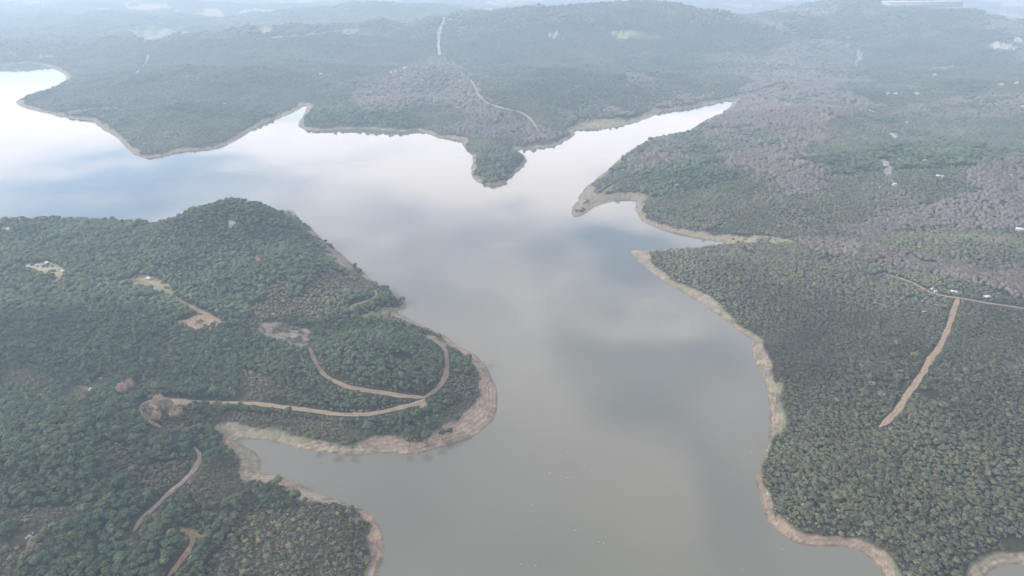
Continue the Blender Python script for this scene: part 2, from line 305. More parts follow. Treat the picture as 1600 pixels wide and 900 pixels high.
TRACKS = [("484,543 494,570 507,587 530,600 550,606 570,610 600,614 637,620 665,621", 3.6, EARTH), ("664,621 682,610 695,592 700,570 697,550 692,540 675,530 660,524", 4.4, EARTH),
  ("664,623 650,632 615,639 600,644 562,649 525,647 487,642 470,639 425,634 400,630 332,629 302,628 275,624 230,625 220,635 227,655 252,668", 3.8, (.33, .26, .18)),
  ("304,699 315,712 307,730 287,752 262,772 237,797 217,815 209,831", 3.2, (.32, .25, .18)), ("287,830 302,835 304,847 285,874 262,902", 3.6, (.34, .22, .14)),
  ("1497,466 1487,495 1480,517 1467,545 1452,562 1440,587 1422,610 1407,635 1390,655 1374,668", 4.9, (.34, .25, .165)), ("1380,427 1425,440 1450,456 1470,462 1503,466 1532,472 1602,482 1680,494", 2.4, (.33, .26, .19)),
  ("585,453 591,462 580,469 560,474 545,481", 3.2, (.34, .29, .2)), ("30,413 65,424 100,431 82,441", 3.2, (.36, .30, .2)), ("205,437 240,445 270,463 300,480 330,494 346,504", 5.0, EARTH), ("697,22 690,40 684,60 687,86", 10, PALE), ("684,58 681,45 720,20 726,8 760,-4", 7, PALE),
  ("698,96 720,112 737,127 745,145 757,161 790,170 820,177 832,190 840,205 856,216", 8, (.40, .33, .26)), ("205,14 193,4 240,-4", 14, PALE), ("232,86 229,98 215,113 190,128 155,135", 6, PALE), ("400,60 450,57 520,50", 9, (.4, .36, .31)),
  ("1255,253 1270,247 1330,243 1390,238 1410,233 1440,224", 3.6, PALE), ("1328,163 1355,171 1382,180", 6, PALE), ("1396,132 1440,137", 7, (.42, .33, .27)), ("922,318 935,308 945,298 965,285 1000,272", 3.0, (.36, .29, .2)), ("1455,141 1520,147 1580,150", 6, (.42, .35, .3))]
TR = []
for s, wd, c in TRACKS:
    p = chaikin(P(s), 2); TR.append((p, wd * .88, c))

U, V, DEP = project(X, Y, np.maximum(Hh, 0))
beachW = 11 + 13 * (fbm(X / 45 + 40, Y / 45, 2) - .5) + 9 * (fbm(X / 16 + 4, Y / 16, 2) - .5) + np.clip((Y - 500) / 300, 0, 4)
beachW = np.where(inside(P("690,520 800,540 800,700 690,700"), U, V), beachW + 4, beachW)
beachW = np.where(inside(P("440,320 660,460 660,500 590,470 440,360"), U, V), beachW - 5, beachW)
beachW = np.where(inside(P("725,225 830,225 830,300 725,300"), U, V), beachW - 6, beachW)
beachW = np.where(inside(P("1150,540 1215,540 1215,830 1150,830"), U, V), beachW - 2.5, beachW)
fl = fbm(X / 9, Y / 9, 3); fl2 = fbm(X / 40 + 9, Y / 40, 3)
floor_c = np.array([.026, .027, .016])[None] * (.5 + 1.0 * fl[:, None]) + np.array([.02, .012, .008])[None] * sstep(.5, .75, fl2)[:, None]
# far slopes beyond the single trees: forest green, mauve bare woods and fields mixed by noise
mz = fbm(X / 330 + 5, Y / 330, 5); mf = fbm(X / 500 + 50, Y / 260, 4)
shz = np.zeros(X.shape, bool)
for p in SHRUB: shz |= inside(p, U, V) & (Y < 900)
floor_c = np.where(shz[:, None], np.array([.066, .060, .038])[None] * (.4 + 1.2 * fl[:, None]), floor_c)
farc = np.where((mz > .62)[:, None], np.array([.085, .07, .066])[None], np.array([.048, .058, .038])[None])
farc = np.where(((mf > .67) & (Y > 3600))[:, None], np.array([.26, .23, .16])[None], farc) * (.75 + .5 * fbm(X / 30, Y / 30, 2))[:, None]
G = np.where((Y > 3900)[:, None], farc, floor_c)
bank = np.array([.195, .160, .113])[None] * (.45 + 1.1 * fbm(X / 4, Y / 4, 3)[:, None])
redder = sstep(.45, .62, fbm(X / 70 + 80, Y / 70, 2))[:, None]
bank = bank * (1 - .35 * redder) + np.array([.20, .13, .10])[None] * .35 * redder
grassy = sstep(.50, .62, fbm(X / 30 + 31, Y / 30, 3)) * sstep(.35, .8, D / beachW)
bank = bank * (1 - grassy[:, None]) + np.array([.125, .128, .075])[None] * grassy[:, None]
strand = (.5 + .5 * np.sin(D * 2.2 + 5 * fl))[:, None]                  # strand lines left by the falling water
bank = bank * (.74 + .36 * strand); bank = bank * np.where(D < 1.5, .72, 1)[:, None]
wb = sstep(0, 3.5, beachW + 5 * (fl - .5) - D)[:, None]
G = G * (1 - wb) + bank * wb
clear_id = np.zeros(X.shape, bool)
for p, c in CLEAR:
    jit = 1.6
    m = inside(chaikin(np.vstack([p, p[:1]]), 1), U + 26 * (fl - .5) + 22 * (fl2 - .5), V + 12 * (fl - .5) + 10 * (fl2 - .5)) & (D > 1.0)
    clear_id |= m
    kc = sstep(-.05 if p[:, 1].mean() > 300 else .25, .25 if p[:, 1].mean() > 300 else .55, fbm(X / (12 + Y / 60) + 3, Y / (12 + Y / 60), 3))[:, None] * np.where(Y > 1500, .75, 1)[:, None]
    G = np.where(m[:, None], G * (1 - kc) + kc * np.array(c)[None] * .68 * (.6 + .8 * fbm(X / 4, Y / 4, 3))[:, None], G)
idx = np.arange(GX.size).reshape(GX.shape)
quads = np.stack([idx[:-1, :-1], idx[:-1, 1:], idx[1:, 1:], idx[1:, :-1]], -1).reshape(-1, 4)
# leave out what lies deep under the lake
keep = (D[quads] > -30).any(1)
terr = mesh_obj("terrain", np.stack([X, Y, Hh], 1), quads[keep], M_GROUND, col=G, smooth=True)
tag(terr, kind='structure')
print("terrain", round(time.time() - T0, 1))

# ------------------------------------------------------------------ lake
m, t, b = new_mat("lake_water")
b.inputs['Base Color'].default_value = (.105, .102, .078, 1); b.inputs['Roughness'].default_value = .045; b.inputs['IOR'].default_value = 1.333
b.inputs['Specular IOR Level'].default_value = .5
g = N(t, 'ShaderNodeNewGeometry'); n = N(t, 'ShaderNodeTexNoise'); n.inputs['Scale'].default_value = .012; n.inputs['Detail'].default_value = 5
mp = N(t, 'ShaderNodeMapping'); mp.inputs['Scale'].default_value = (1, 2.2, 1)
t.links.new(g.outputs['Position'], mp.inputs[0]); t.links.new(mp.outputs[0], n.inputs['Vector'])
mr = N(t, 'ShaderNodeMapRange'); t.links.new(n.outputs[0], mr.inputs[0]); mr.inputs[1].default_value = .35; mr.inputs[2].default_value = .65; mr.inputs[3].default_value = .02; mr.inputs[4].default_value = .07
t.links.new(mr.outputs[0], b.inputs['Roughness'])
n2 = N(t, 'ShaderNodeTexNoise'); n2.inputs['Scale'].default_value = .35; n2.inputs['Detail'].default_value = 2; t.links.new(g.outputs['Position'], n2.inputs['Vector'])
bp = N(t, 'ShaderNodeBump'); bp.inputs['Strength'].default_value = .02; bp.inputs['Distance'].default_value = .1
t.links.new(n2.outputs[0], bp.inputs['Height']); t.links.new(bp.outputs[0], b.inputs['Normal'])
lake = mesh_obj("lake_water", [(-9000, -600, 0), (9000, -600, 0), (9000, 3200, 0), (-9000, 3200, 0)], [(0, 1, 2, 3)], m)
tag(lake, kind='structure')

# ------------------------------------------------------------------ haze
hm = bpy.data.materials.new("haze_air"); hm.use_nodes = True; t = hm.node_tree; t.nodes.clear()
pv = N(t, 'ShaderNodeVolumePrincipled'); pv.inputs['Color'].default_value = (*HAZE_COLOR, 1); pv.inputs['Density'].default_value = HAZE_DENSITY; pv.inputs['Anisotropy'].default_value = .2
oo = N(t, 'ShaderNodeOutputMaterial'); t.links.new(pv.outputs[0], oo.inputs['Volume'])
zt = max(310.0, float(Hh.max()) + 15)
x0, x1, y0, y1, z0 = -15500, 15500, -1200, 15000, -10
hv = [(x0, y0, z0), (x1, y0, z0), (x1, y1, z0), (x0, y1, z0), (x0, y0, zt), (x1, y0, zt), (x1, y1, zt), (x0, y1, zt)]
hz = mesh_obj("haze", hv, [(0, 3, 2, 1), (4, 5, 6, 7), (0, 1, 5, 4), (1, 2, 6, 5), (2, 3, 7, 6), (3, 0, 4, 7)], hm)
tag(hz, kind='stuff')

# ------------------------------------------------------------------ dirt tracks: ribbons draped on the terrain
TRW = []
for p, wd, c in TR:
    g3 = on_ground(p)
    d = np.r_[0, np.cumsum(np.linalg.norm(np.diff(g3[:, :2], axis=0), axis=1))]
    jump = np.linalg.norm(np.diff(g3[:, :2], axis=0), axis=1)
    n = max(6, int(d[-1] / 2.0)); s = np.linspace(0, d[-1], n)
    cx, cy = np.interp(s, d, g3[:, 0]), np.interp(s, d, g3[:, 1])
    k = np.ones(5) / 5
    if n > 12:
        cx[2:-2] = np.convolve(cx, k, 'valid'); cy[2:-2] = np.convolve(cy, k, 'valid')
    tx, ty = np.gradient(cx), np.gradient(cy); L = np.hypot(tx, ty) + 1e-6; nx, ny = -ty / L, tx / L
    vs, cs = [], []
    offs = (-.5, -.36, -.2, 0, .2, .36, .5)
    for j, o in enumerate(offs):
        ww = wd * (1 + .7 * (fbm(s / 7 + 31 * j, s * 0 + wd, 2) - .5) * (abs(o) > .4))
        ww = ww * (.75 + .55 * fbm(s / 14, s * 0 + 3 * wd, 2)) * np.minimum(1, .35 + np.minimum(s, s[-1] - s) / 9)
        x, y = cx + nx * o * ww, cy + ny * o * ww
        z = sample(HG, x, y) + (.30 if abs(o) < .45 else .08) + (.0 if abs(o) != .2 else -.06)
        vs.append(np.stack([x, y, z], 1))
        cs.append(np.array(c)[None] * .62 * (.8 + .4 * fbm(s / 5 + j, s * 0 + j, 2))[:, None] * (.88 if o == 0 else 1.0))
    vs, cs = np.stack(vs, 1), np.stack(cs, 1); no = len(offs)
    ii = np.arange(n * no).reshape(n, no)
    ff = np.stack([ii[:-1, :-1], ii[1:, :-1], ii[1:, 1:], ii[:-1, 1:]], -1).reshape(-1, 4)
    tag(mesh_obj("dirt_track", vs.reshape(-1, 3), ff, M_TRACK, col=cs.reshape(-1, 3)), kind='structure')
    TRW.append((np.stack([cx, cy], 1), wd))

# ------------------------------------------------------------------ crowns
def ico(n):
    p = (1 + 5 ** .5) / 2
    v = [(-1, p, 0), (1, p, 0), (-1, -p, 0), (1, -p, 0), (0, -1, p), (0, 1, p), (0, -1, -p), (0, 1, -p), (p, 0, -1), (p, 0, 1), (-p, 0, -1), (-p, 0, 1)]
    f = [(0, 11, 5), (0, 5, 1), (0, 1, 7), (0, 7, 10), (0, 10, 11), (1, 5, 9), (5, 11, 4), (11, 10, 2), (10, 7, 6), (7, 1, 8), (3, 9, 4), (3, 4, 2), (3, 2, 6), (3, 6, 8), (3, 8, 9), (4, 9, 5), (2, 4, 11), (6, 2, 10), (8, 6, 7), (9, 8, 1)]
    v = [np.array(a) / np.linalg.norm(a) for a in v]
    for _ in range(n):
        mid, nf = {}, []
        def mm(a, b):
            k = (min(a, b), max(a, b))
            if k not in mid:
                q = v[a] + v[b]; v.append(q / np.linalg.norm(q)); mid[k] = len(v) - 1
            return mid[k]
        for a, b, c in f:
            ab, bc, ca = mm(a, b), mm(b, c), mm(c, a); nf += [(a, ab, ca), (b, bc, ab), (c, ca, bc), (ab, bc, ca)]
        f = nf
    return np.array(v), np.array(f)
ICO = [ico(i) for i in range(4)]
def rand_dirs(n, zmin):
    d = rng.normal(size=(n * 4, 3)); d /= np.linalg.norm(d, axis=1)[:, None]; return d[d[:, 2] > zmin][:n]
def merge(parts):
    vs, fs, o = [], [], 0
    for v, f in parts: vs.append(v); fs.append(f + o); o += len(v)
    return np.vstack(vs), np.vstack(fs)
def tufts(c, d, size, k=3):
    """Small outward sprays of leaves: k-sided pyramids at c pointing along d."""
    n = len(c); a = np.cross(d, rng.normal(size=(n, 3))); a /= np.linalg.norm(a, axis=1)[:, None]; b = np.cross(d, a)
    s = size * (.6 + .8 * rng.random((n, 1)))
    ring = [c + (a * math.cos(2 * math.pi * i / k) + b * math.sin(2 * math.pi * i / k)) * s for i in range(k)]
    tip = c + d * s * (.7 + .7 * rng.random((n, 1))) + rng.normal(size=(n, 3)) * s * .2
    v = np.stack(ring + [tip], 1).reshape(-1, 3); base = np.arange(n)[:, None] * (k + 1)
    f = np.concatenate([np.concatenate([base + i, base + (i + 1) % k, base + k], 1) for i in range(k)], 0)
    return v, f
def crown(kind, lod):
    """A unit crown (radius 1 around its middle): lumps of foliage with sprays, uneven outline."""
    if kind == 'bare' and lod >= 2:                    # far off a leafless crown reads as a soft dome of twigs
        v, f = ICO[1]; v = v * (1 + rng.normal(size=(len(v), 1)) * .13) * np.array([1, 1, .85]); d = rand_dirs(8, .0)
        return merge([(v, f), tufts(d * .9, d, .22)]) if lod == 2 else (v, f)
    if kind == 'bare':
        n = (420, 150, 44, 14)[lod]; d = rand_dirs(n, -.15); L = .55 + .5 * rng.random((n, 1)); tip = d * L * np.array([1, 1, 1.05]); root = tip * (.25 + .25 * rng.random((n, 1))) - np.array([0, 0, .25])
        wv = np.cross(d, rng.normal(size=(n, 3))); wv /= np.linalg.norm(wv, axis=1)[:, None]; wd = (.055, .08, .13, .3)[lod]
        v = np.stack([root - wv * wd * .3, root + wv * wd * .3, tip + wv * wd, tip - wv * wd], 1).reshape(-1, 3)
        b = np.arange(n)[:, None] * 4; f = np.concatenate([np.concatenate([b, b + 1, b + 2], 1), np.concatenate([b, b + 2, b + 3], 1)], 0)
        cv_, cf_ = ICO[1]; cv_ = cv_ * .74 * (1 + rng.normal(size=(len(cv_), 1)) * .16) * np.array([1, 1, .9])
        return merge([(v, f), (cv_, cf_)])
    flat = {'pine': .72, 'oak': .78, 'shrub': .7}[kind]
    parts = []
    nl = (9, 5, 1, 1)[lod] if kind != 'shrub' else (6, 3, 1, 1)[lod]
    if nl == 1:
        v, f = ICO[1 if lod == 2 else 0]; v = v * (1 + rng.normal(size=(len(v), 1)) * .17); parts.append((v * np.array([.98, .98, flat]), f))
    else:
        cs = [np.zeros(3)] + [np.array([math.cos(a) * r, math.sin(a) * r, z]) for a, r, z in zip(np.linspace(0, 6.28, nl)[:-1] + rng.random(nl - 1) * .9, .42 + .22 * rng.random(nl - 1), rng.normal(size=nl - 1) * .16)]
        cs.append(np.array([rng.normal() * .15, rng.normal() * .15, .32]))
        for i, c in enumerate(cs):
            r = .58 if i == 0 else .34 + .16 * rng.random()
            v, f = ICO[1 if (lod == 0) else 0]
            v = v * r * (1 + rng.normal(size=(len(v), 1)) * .14); parts.append((v * np.array([1, 1, flat]) + c * np.array([1, 1, flat]), f))
            nt_ = ((26, 6) if i else (34, 9))[lod]
            d = rand_dirs(nt_, -.25)
            parts.append(tufts((d * r * .93) * np.array([1, 1, flat]) + c * np.array([1, 1, flat]), d, .17 if lod else .12))
    v, f = merge(parts)
    return v, f
VAR = {k: [[crown(k, l) for _ in range((7, 6, 6, 6)[l])] for l in range(4)] for k in ('pine', 'oak', 'shrub', 'bare')}
print("crowns", {k: [len(VAR[k][l][0][1]) for l in range(4)] for k in VAR}, round(time.time() - T0, 1))

# ------------------------------------------------------------------ where trees stand
def scatter(y_lo, y_hi, sp, jit=.42):
    rows = np.arange(y_lo, y_hi, sp * .9); xs, yy = [], []
    for i, y in enumerate(rows):
        hw = .80 * (.9 * y + 129) + 150; x = np.arange(-hw, hw, sp) + (i % 2) * sp / 2; xs.append(x); yy.append(np.full(len(x), y))
    x, y = np.concatenate(xs), np.concatenate(yy)
    return x + rng.normal(size=len(x)) * sp * jit, y + rng.normal(size=len(x)) * sp * jit
COLS = {'pine': np.array([.050, .064, .037]), 'oak': np.array([.070, .073, .046]), 'shrub': np.array([.084, .081, .054]), 'bare': np.array([.114, .098, .087])}
def classify(x, y, far):
    z = sample(HG, x, y); d = sample(DG, x, y); u, v, dep = project(x, y, z)
    bw = sample(beachW.reshape(GX.shape), x, y) + .8
    ok = (d > bw - 2.0 + 4 * (fbm(x / 9, y / 9, 2) - .5)) & (v < 1250)
    x, y, z, d, u, v, dep = (a[ok] for a in (x, y, z, d, u, v, dep))
    # clearings and tracks stay open, also for the crowns standing before them
    _, v2, _ = project(x, y, z + 3.5); _, v3, _ = project(x, y, z + 7)
    bad = np.zeros(len(x), bool); verge = np.zeros(len(x), bool)
    for p, c in CLEAR:
        if c is SCRUB: continue
        q = np.vstack([p, p[:1]]); cl = inside(q, u, v) | inside(q, u, v2) | inside(q, u, (v + v2) / 2); sp_ = cl & (y < 900) & (fbm(x / 7 + 13, y / 7, 2) > .63); verge |= sp_; bad |= cl & ~sp_
    for p, wd in TRW:
        bx = (x > p[:, 0].min() - 12) & (x < p[:, 0].max() + 12) & (y > p[:, 1].min() - 16) & (y < p[:, 1].max() + 12)
        if bx.any():
            hid = 1.0 if wd > 5 else .7
            i = np.where(bx)[0]; s = (z[i] * 0 + 300) ; k = y[i] + 0
            dm = seg_dist(p, x[i], k); d0 = dm.copy(); dx, dy = x[i] / np.hypot(x[i], y[i]), y[i] / np.hypot(x[i], y[i])
            d0 = np.minimum(d0, seg_dist(p, x[i] + dx * 1.6, y[i] + dy * 1.6))
            # near side: a crown of height h hides the strip behind it
            dx, dy = x[i] / np.hypot(x[i], y[i]), y[i] / np.hypot(x[i], y[i])
            for back in (2.5, 5.0): dm = np.minimum(dm, seg_dist(p, x[i] + dx * back * hid, y[i] + dy * back * hid))
            bad[i] |= d0 < wd * .5 + 1.1; verge[i] |= (dm < wd * .5 + 2.0) & (d0 >= wd * .5 + 1.1)
    isA = inside(POLY_A, x, y)
    kind = np.where(isA, 'pine', 'oak').astype('<U6')
    n1 = fbm(x / 55, y / 55, 3); n2 = fbm(x / 120 + 20, y / 120, 4); n3 = fbm(x / 240 + 4, y / 240 + 8, 4)
    kind[isA & (n1 > np.where(y > 470, .70, .60))] = 'shrub'; kind[(~isA) & (y > 900) & (n2 > .53)] = 'pine'
    for p in SHRUB: kind[isA & inside(p, u, v) & (n1 > .36)] = 'shrub'
    for p in PINE_X: kind[isA & inside(p, u, v)] = 'pine'
    ub, vb = u + 40 * (n1 - .5), v + 16 * (n2 - .5)
    for p in BARE: kind[(~isA) & inside(p, ub, vb) & (rng.random(len(x)) < np.where((n1 > .50) | (y < 900), .9, .22))] = 'bare'
    kind[(~isA) & (y > 1000) & (u > 980) & (rng.random(len(x)) < sstep(.60, .70, n3) * .7)] = 'bare'
    scr = np.zeros(len(x), bool)
    for p, c in CLEAR:
        if c is SCRUB: scr |= inside(p, ub, vb)
    kind[scr] = 'bare'; bad |= scr & (rng.random(len(x)) < .45)
    kind[verge] = 'shrub'; kind[inside(P('222,630 300,626 310,672 235,690'), u, v) & (kind == 'pine')] = 'shrub'; dd = d - bw[ok] ; kind[(dd < 3.5) & (rng.random(len(x)) < .7)] = 'shrub'
    thin = (kind == 'shrub') & (rng.random(len(x)) < .04)
    bad |= thin | (rng.random(len(x)) < .03) | ((fbm(x / 22 + 70, y / 22, 3) > .78) & (not far))
    g = ~bad
    return x[g], y[g], z[g], u[g], v[g], dep[g], kind[g]
NEAR_Y, MID_Y, FAR_Y = 540, 1450, 4000
SETS = []
for lod, a, b, sp in [(1, 200, NEAR_Y, 2.2), (2, NEAR_Y, 900, 2.6), (2, 900, MID_Y, 3.5), (3, MID_Y, 2500, 6.0), (3, 2500, FAR_Y, 10.5)]:
    x, y = scatter(a, b, sp); fs = 1.0 if lod < 3 else sp / 5.6
    x, y, z, u, v, dep, kind = classify(x, y, lod > 2)
    # pines are bigger and stand farther apart: thin them by their spacing
    if lod < 3:
        drop = (kind == 'pine') & (rng.random(len(x)) < .30); drop |= (kind == 'bare') & (rng.random(len(x)) < .35)
        x, y, z, u, v, dep, kind = (q[~drop] for q in (x, y, z, u, v, dep, kind))
    n = len(x); s = rng.random(n)
    size = np.select([kind == 'pine', kind == 'oak', kind == 'shrub'], [1.35 + 1.0 * s, 1.08 + .85 * s ** 1.6, .9 + .75 * s], 1.7 + .9 * s)
    big = fbm(x / 70 + 11, y / 70 + 3, 3); size = size * (.72 + .62 * big) * np.where(rng.random(n) < .07, 1.4, 1.0) * (.86 + .28 * rng.random(n))
    if lod == 3: size = size * fs * 1.62
    if a >= 900 and lod == 2: size = size * 1.3
    SETS.append(dict(lod=lod, x=x, y=y, z=z, u=u, v=v, dep=dep, kind=kind, r=size))
    print("trees", lod, n, {k: int((kind == k).sum()) for k in COLS})
def tints(kind, x, y):
    n = len(x); c = COLS[kind][None] * ((.72 + .56 * rng.random((n, 1))) if kind != 'bare' else (.9 + .2 * rng.random((n, 1)))) * (.25 + .8 * fbm(x / 38, y / 38, 3) + .75 * fbm(x / 120 + 6, y / 120, 3) - .02 if kind != 'bare' else .75 + .5 * fbm(x / 60, y / 60, 3))[:, None]
    hue = rng.random((n, 1)); warm = np.array([1.25, 1.06, .85])[None]; cool = np.array([.86, .98, 1.06])[None]
    if kind == 'bare': hue = .35 + .3 * hue
    c = c * (cool * (1 - hue) + warm * hue)
    old = rng.random(n) < (.05 if kind in ('oak', 'shrub') else .02)
    if kind != 'bare': c[old] = c[old] * np.array([1.14, 1.08, 1.04])
    return c
HGT = {'pine': 1.75, 'oak': .95, 'shrub': .6, 'bare': 1.15}        # height of the crown's middle over the ground, in crown radii
def pack(S, kind, sel):
    """All these crowns as one mesh."""
    lod = S['lod']; V_, F_, C_ = [], [], []; off = 0
    vi = rng.integers(0, len(VAR[kind][lod]), len(sel)); col = tints(kind, S['x'][sel], S['y'][sel]) * (1.6 if kind == 'bare' and lod == 1 else 1.0)
    for k in range(len(VAR[kind][lod])):
        i = sel[vi == k]
        if not len(i): continue
        cv, cf = VAR[kind][lod][k]; a = rng.random(len(i)) * 6.283; r = S['r'][i]; c, s = np.cos(a), np.sin(a)
        px = cv[None, :, 0] * c[:, None] - cv[None, :, 1] * s[:, None]; py = cv[None, :, 0] * s[:, None] + cv[None, :, 1] * c[:, None]
        st = (.85 + .35 * rng.random(len(i))) * r; hh = HGT[kind] * r * (.85 + .4 * rng.random(len(i)))
        if lod == 3: hh *= .55; st *= .8
        vv = np.stack([px * r[:, None] + S['x'][i][:, None], py * r[:, None] + S['y'][i][:, None], cv[None, :, 2] * st[:, None] + (S['z'][i] + hh)[:, None]], -1)
        V_.append(vv.reshape(-1, 3).astype(np.float32)); F_.append((cf[None] + (np.arange(len(i)) * len(cv))[:, None, None] + off).reshape(-1, 3).astype(np.int32))
        C_.append(np.repeat(col[vi == k], len(cv), 0).astype(np.float32)); off += len(i) * len(cv)
    return V_, F_, C_, off

# ------------------------------------------------------------------ the trees that show largest: things with trunk and crown
KIND_NAME = {'pine': 'pine_tree', 'oak': 'evergreen_oak', 'shrub': 'shrub', 'bare': 'bare_tree'}
CAT = {'pine': 'pine tree', 'oak': 'oak tree', 'shrub': 'shrub', 'bare': 'bare tree'}
def trunk_mesh(kind):
    parts = []; h = HGT[kind]; k = 7; rr = {'pine': .075, 'oak': .07, 'shrub': .05, 'bare': .07}[kind]
    def tube(p0, p1, r0, r1):
        p0, p1 = np.array(p0, float), np.array(p1, float); d = p1 - p0; d /= np.linalg.norm(d); a = np.cross(d, [.3, .9, .1]); a /= np.linalg.norm(a); b = np.cross(d, a)
        an = np.linspace(0, 2 * math.pi, k, endpoint=False)[:, None]; ring = a * np.cos(an) + b * np.sin(an)
        v = np.vstack([p0 + ring * r0, p1 + ring * r1]); i = np.arange(k); j = (i + 1) % k
        parts.append((v, np.vstack([np.stack([i, j, j + k], 1), np.stack([i, j + k, i + k], 1)])))
    tube((0, 0, -.15), (.05, .03, h * .6), rr, rr * .75); tube((.05, .03, h * .6), (0, .05, h + .35), rr * .75, rr * .25)
    for i in range(5):
        a = i * 1.3; z = h * (.55 + .09 * i); tube((.03, .02, z), (math.cos(a) * .6, math.sin(a) * .6, z + .35), rr * .4, rr * .12)
    return merge(parts)
KITS = {}
for kd in VAR:
    vt, ft = trunk_mesh(kd); tm = mesh_obj("trunk", vt, ft, M_BARK, link=False); kit = []
    for k, (cv, cf) in enumerate(VAR[kd][0]):
        for tt in range(3):
            c0 = tints(kd, np.array([rng.random() * 500]), np.array([rng.random() * 500]))[0] * (1.6 if kd == 'bare' else 1.0)
            vv = cv.copy(); vv[:, 2] += HGT[kd]
            kit.append(mesh_obj("crown", vv, cf, M_TWIG if kd == 'bare' else M_LEAF, col=np.repeat(c0[None], len(vv), 0), link=False))
    KITS[kd] = (tm, kit)
KITS['russet'] = (KITS['bare'][0], [mesh_obj('crown', cv + np.array([0, 0, HGT['bare']]), cf, M_TWIG, col=np.repeat(np.array([[.34, .25, .185]]) * q, len(cv), 0), link=False) for cv, cf in VAR['bare'][0] for q in (.85, 1.1)])
def plant(kd, x, y, z, r, label, group, name=None, tall=1.0, kit=None):
    e = bpy.data.objects.new(name or KIND_NAME[kd], None); e.empty_display_size = .5; COL.objects.link(e)
    e.location = (x, y, z); e.rotation_euler = (0, 0, random.random() * 6.28); e.scale = (r, r, r * tall * (.9 + .25 * random.random()))
    tag(e, label, CAT[kd], group)
    for nm, me in (("trunk", KITS[kit or kd][0]), ("crown", random.choice(KITS[kit or kd][1]))):
        o = bpy.data.objects.new(nm, me); COL.objects.link(o); o.parent = e
    return e
# places one can find, by outline in the photo
AREA = {'pine': [(P("-400,1100 -400,820 95,820 95,1100"), "dark round pine near the pale rubble heap at the bottom left corner", "pines by the rubble heap"),
                 (P("95,1100 95,800 215,835 262,905 240,1100"), "dark round pine between the two short sandy tracks at the bottom left", "pines between the sandy tracks"),
                 (P("370,690 500,740 520,850 380,850 350,780"), "tall dark pine clustered at the bank of the near left headland", "pines at the bank of the near headland"),
                 (P("262,905 215,832 290,828 310,850 270,1100"), "dark round pine lining the short orange track at the bottom edge", "pines lining the orange track"),
                 (P("300,780 640,780 640,1100 270,1100 310,850"), "dark pine standing among the scrub right of the orange track", "pines among the near scrub"),
                 (P("-400,820 -400,600 300,690 209,831 95,800 95,820"), "dark round pine on the slope left of the curving sandy track", "pines left of the curving track"),
                 (P("-999,-999 2600,-999 2600,2600 -999,2600"), "dark pine in the woods between the curving track and the bay", "pines between the track and the bay")],
        'oak': [(P("1100,800 1360,800 1400,1100 1100,1100"), "small olive green oak above the tan beach at the bottom right", "oaks above the tan beach"),
                (P("1360,850 1540,850 1540,1100 1360,1100"), "olive green oak on the narrow point between the two bays at bottom right", "oaks on the narrow point"),
                (P("1500,700 2600,700 2600,1100 1540,1100"), "olive green oak above the grassy bank in the bottom right corner", "oaks above the grassy bank"),
                (P("-999,-999 2600,-999 2600,2600 -999,2600"), "olive green oak in the closed canopy below the straight firebreak", "oaks below the firebreak")],
        'shrub': [(P("-400,600 215,600 215,1100 -400,1100"), "low grey green shrub in a gap of the bottom left pine woods", "shrubs in the gaps of the pine woods"),
                  (P("430,740 640,740 640,850 430,850"), "low olive shrub on the inner slope behind the pinkish bank", "shrubs behind the pinkish bank"),
                  (P("215,850 640,850 640,1100 215,1100"), "low olive shrub in the scrub at the bottom edge beside the lake", "shrubs at the bottom edge"),
                  (P("-999,-999 2600,-999 2600,2600 -999,2600"), "low olive shrub between the curving sandy track and the small inlet", "shrubs between the track and the inlet")],
        'bare': [(P("1100,340 1400,340 1400,425 1100,425"), "leafless mauve brown tree at the head of the narrow inlet valley", "bare trees at the inlet's valley head"),
                 (P("1400,340 2600,340 2600,600 1400,600"), "leafless mauve brown tree along the valley above the firebreak", "bare trees along the valley above the firebreak"),
                 (P("-999,-999 2600,-999 2600,2600 -999,2600"), "leafless mauve brown tree on the slope across the narrow inlet", "bare trees across the inlet")]}
# single bare trees by the bend of the track
single = [(238, 652, 3.4, 'bare', "wide grey brown bare tree right where the track turns back at the bend"), (252, 641, 4.6, 'russet', "orange brown bare tree, left one of the two touching behind the bend"), (264, 644, 4.6, 'russet', "orange brown bare tree, right one of the two touching behind the bend"), (278, 656, 4.8, 'russet', "rounded orange brown bare tree standing alone on the far side of the bend"),
          (229, 645, 3.2, 'bare', "narrow grey brown bare tree at the outer edge of the track's bend"), (193, 618, 4.0, 'russet', "wide leafless brown tree, left one of the pair above the track bend"), (206, 612, 4.0, 'russet', "narrow leafless brown tree, upper one of the pair above the track bend"), (247, 660, 3.6, 'russet', "orange brown bare tree lowest in the clump at the track's bend")]
for u, v, r, kt, lab in single:
    p = on_ground([[u, v]])[0]; plant('bare', p[0], p[1], p[2], r, lab, None, kit=kt, tall=1.25)
used = []
for kd in VAR:
    cand = []
    for si, S in enumerate(SETS[:3]):
        i = np.where((S['kind'] == kd) & (S['u'] > -4) & (S['u'] < 1604) & (S['v'] > 0) & (S['v'] < 903))[0]
        cand += [(S['r'][j] / S['dep'][j], si, j) for j in i]
    cand.sort(reverse=True); cand = cand[:300 if kd != 'bare' else 290]
    for _, si, j in cand:
        S = SETS[si]; used.append((si, j))
        for poly, lab, grp in AREA[kd]:
            if inside(poly, S['u'][j:j + 1], S['v'][j:j + 1])[0]: break
        plant(kd, S['x'][j], S['y'][j], S['z'][j], S['r'][j], lab, grp)
for si in range(3):
    g = np.ones(len(SETS[si]['x']), bool); g[[j for s, j in used if s == si]] = False
    for k in ('x', 'y', 'z', 'u', 'v', 'dep', 'kind', 'r'): SETS[si][k] = SETS[si][k][g]
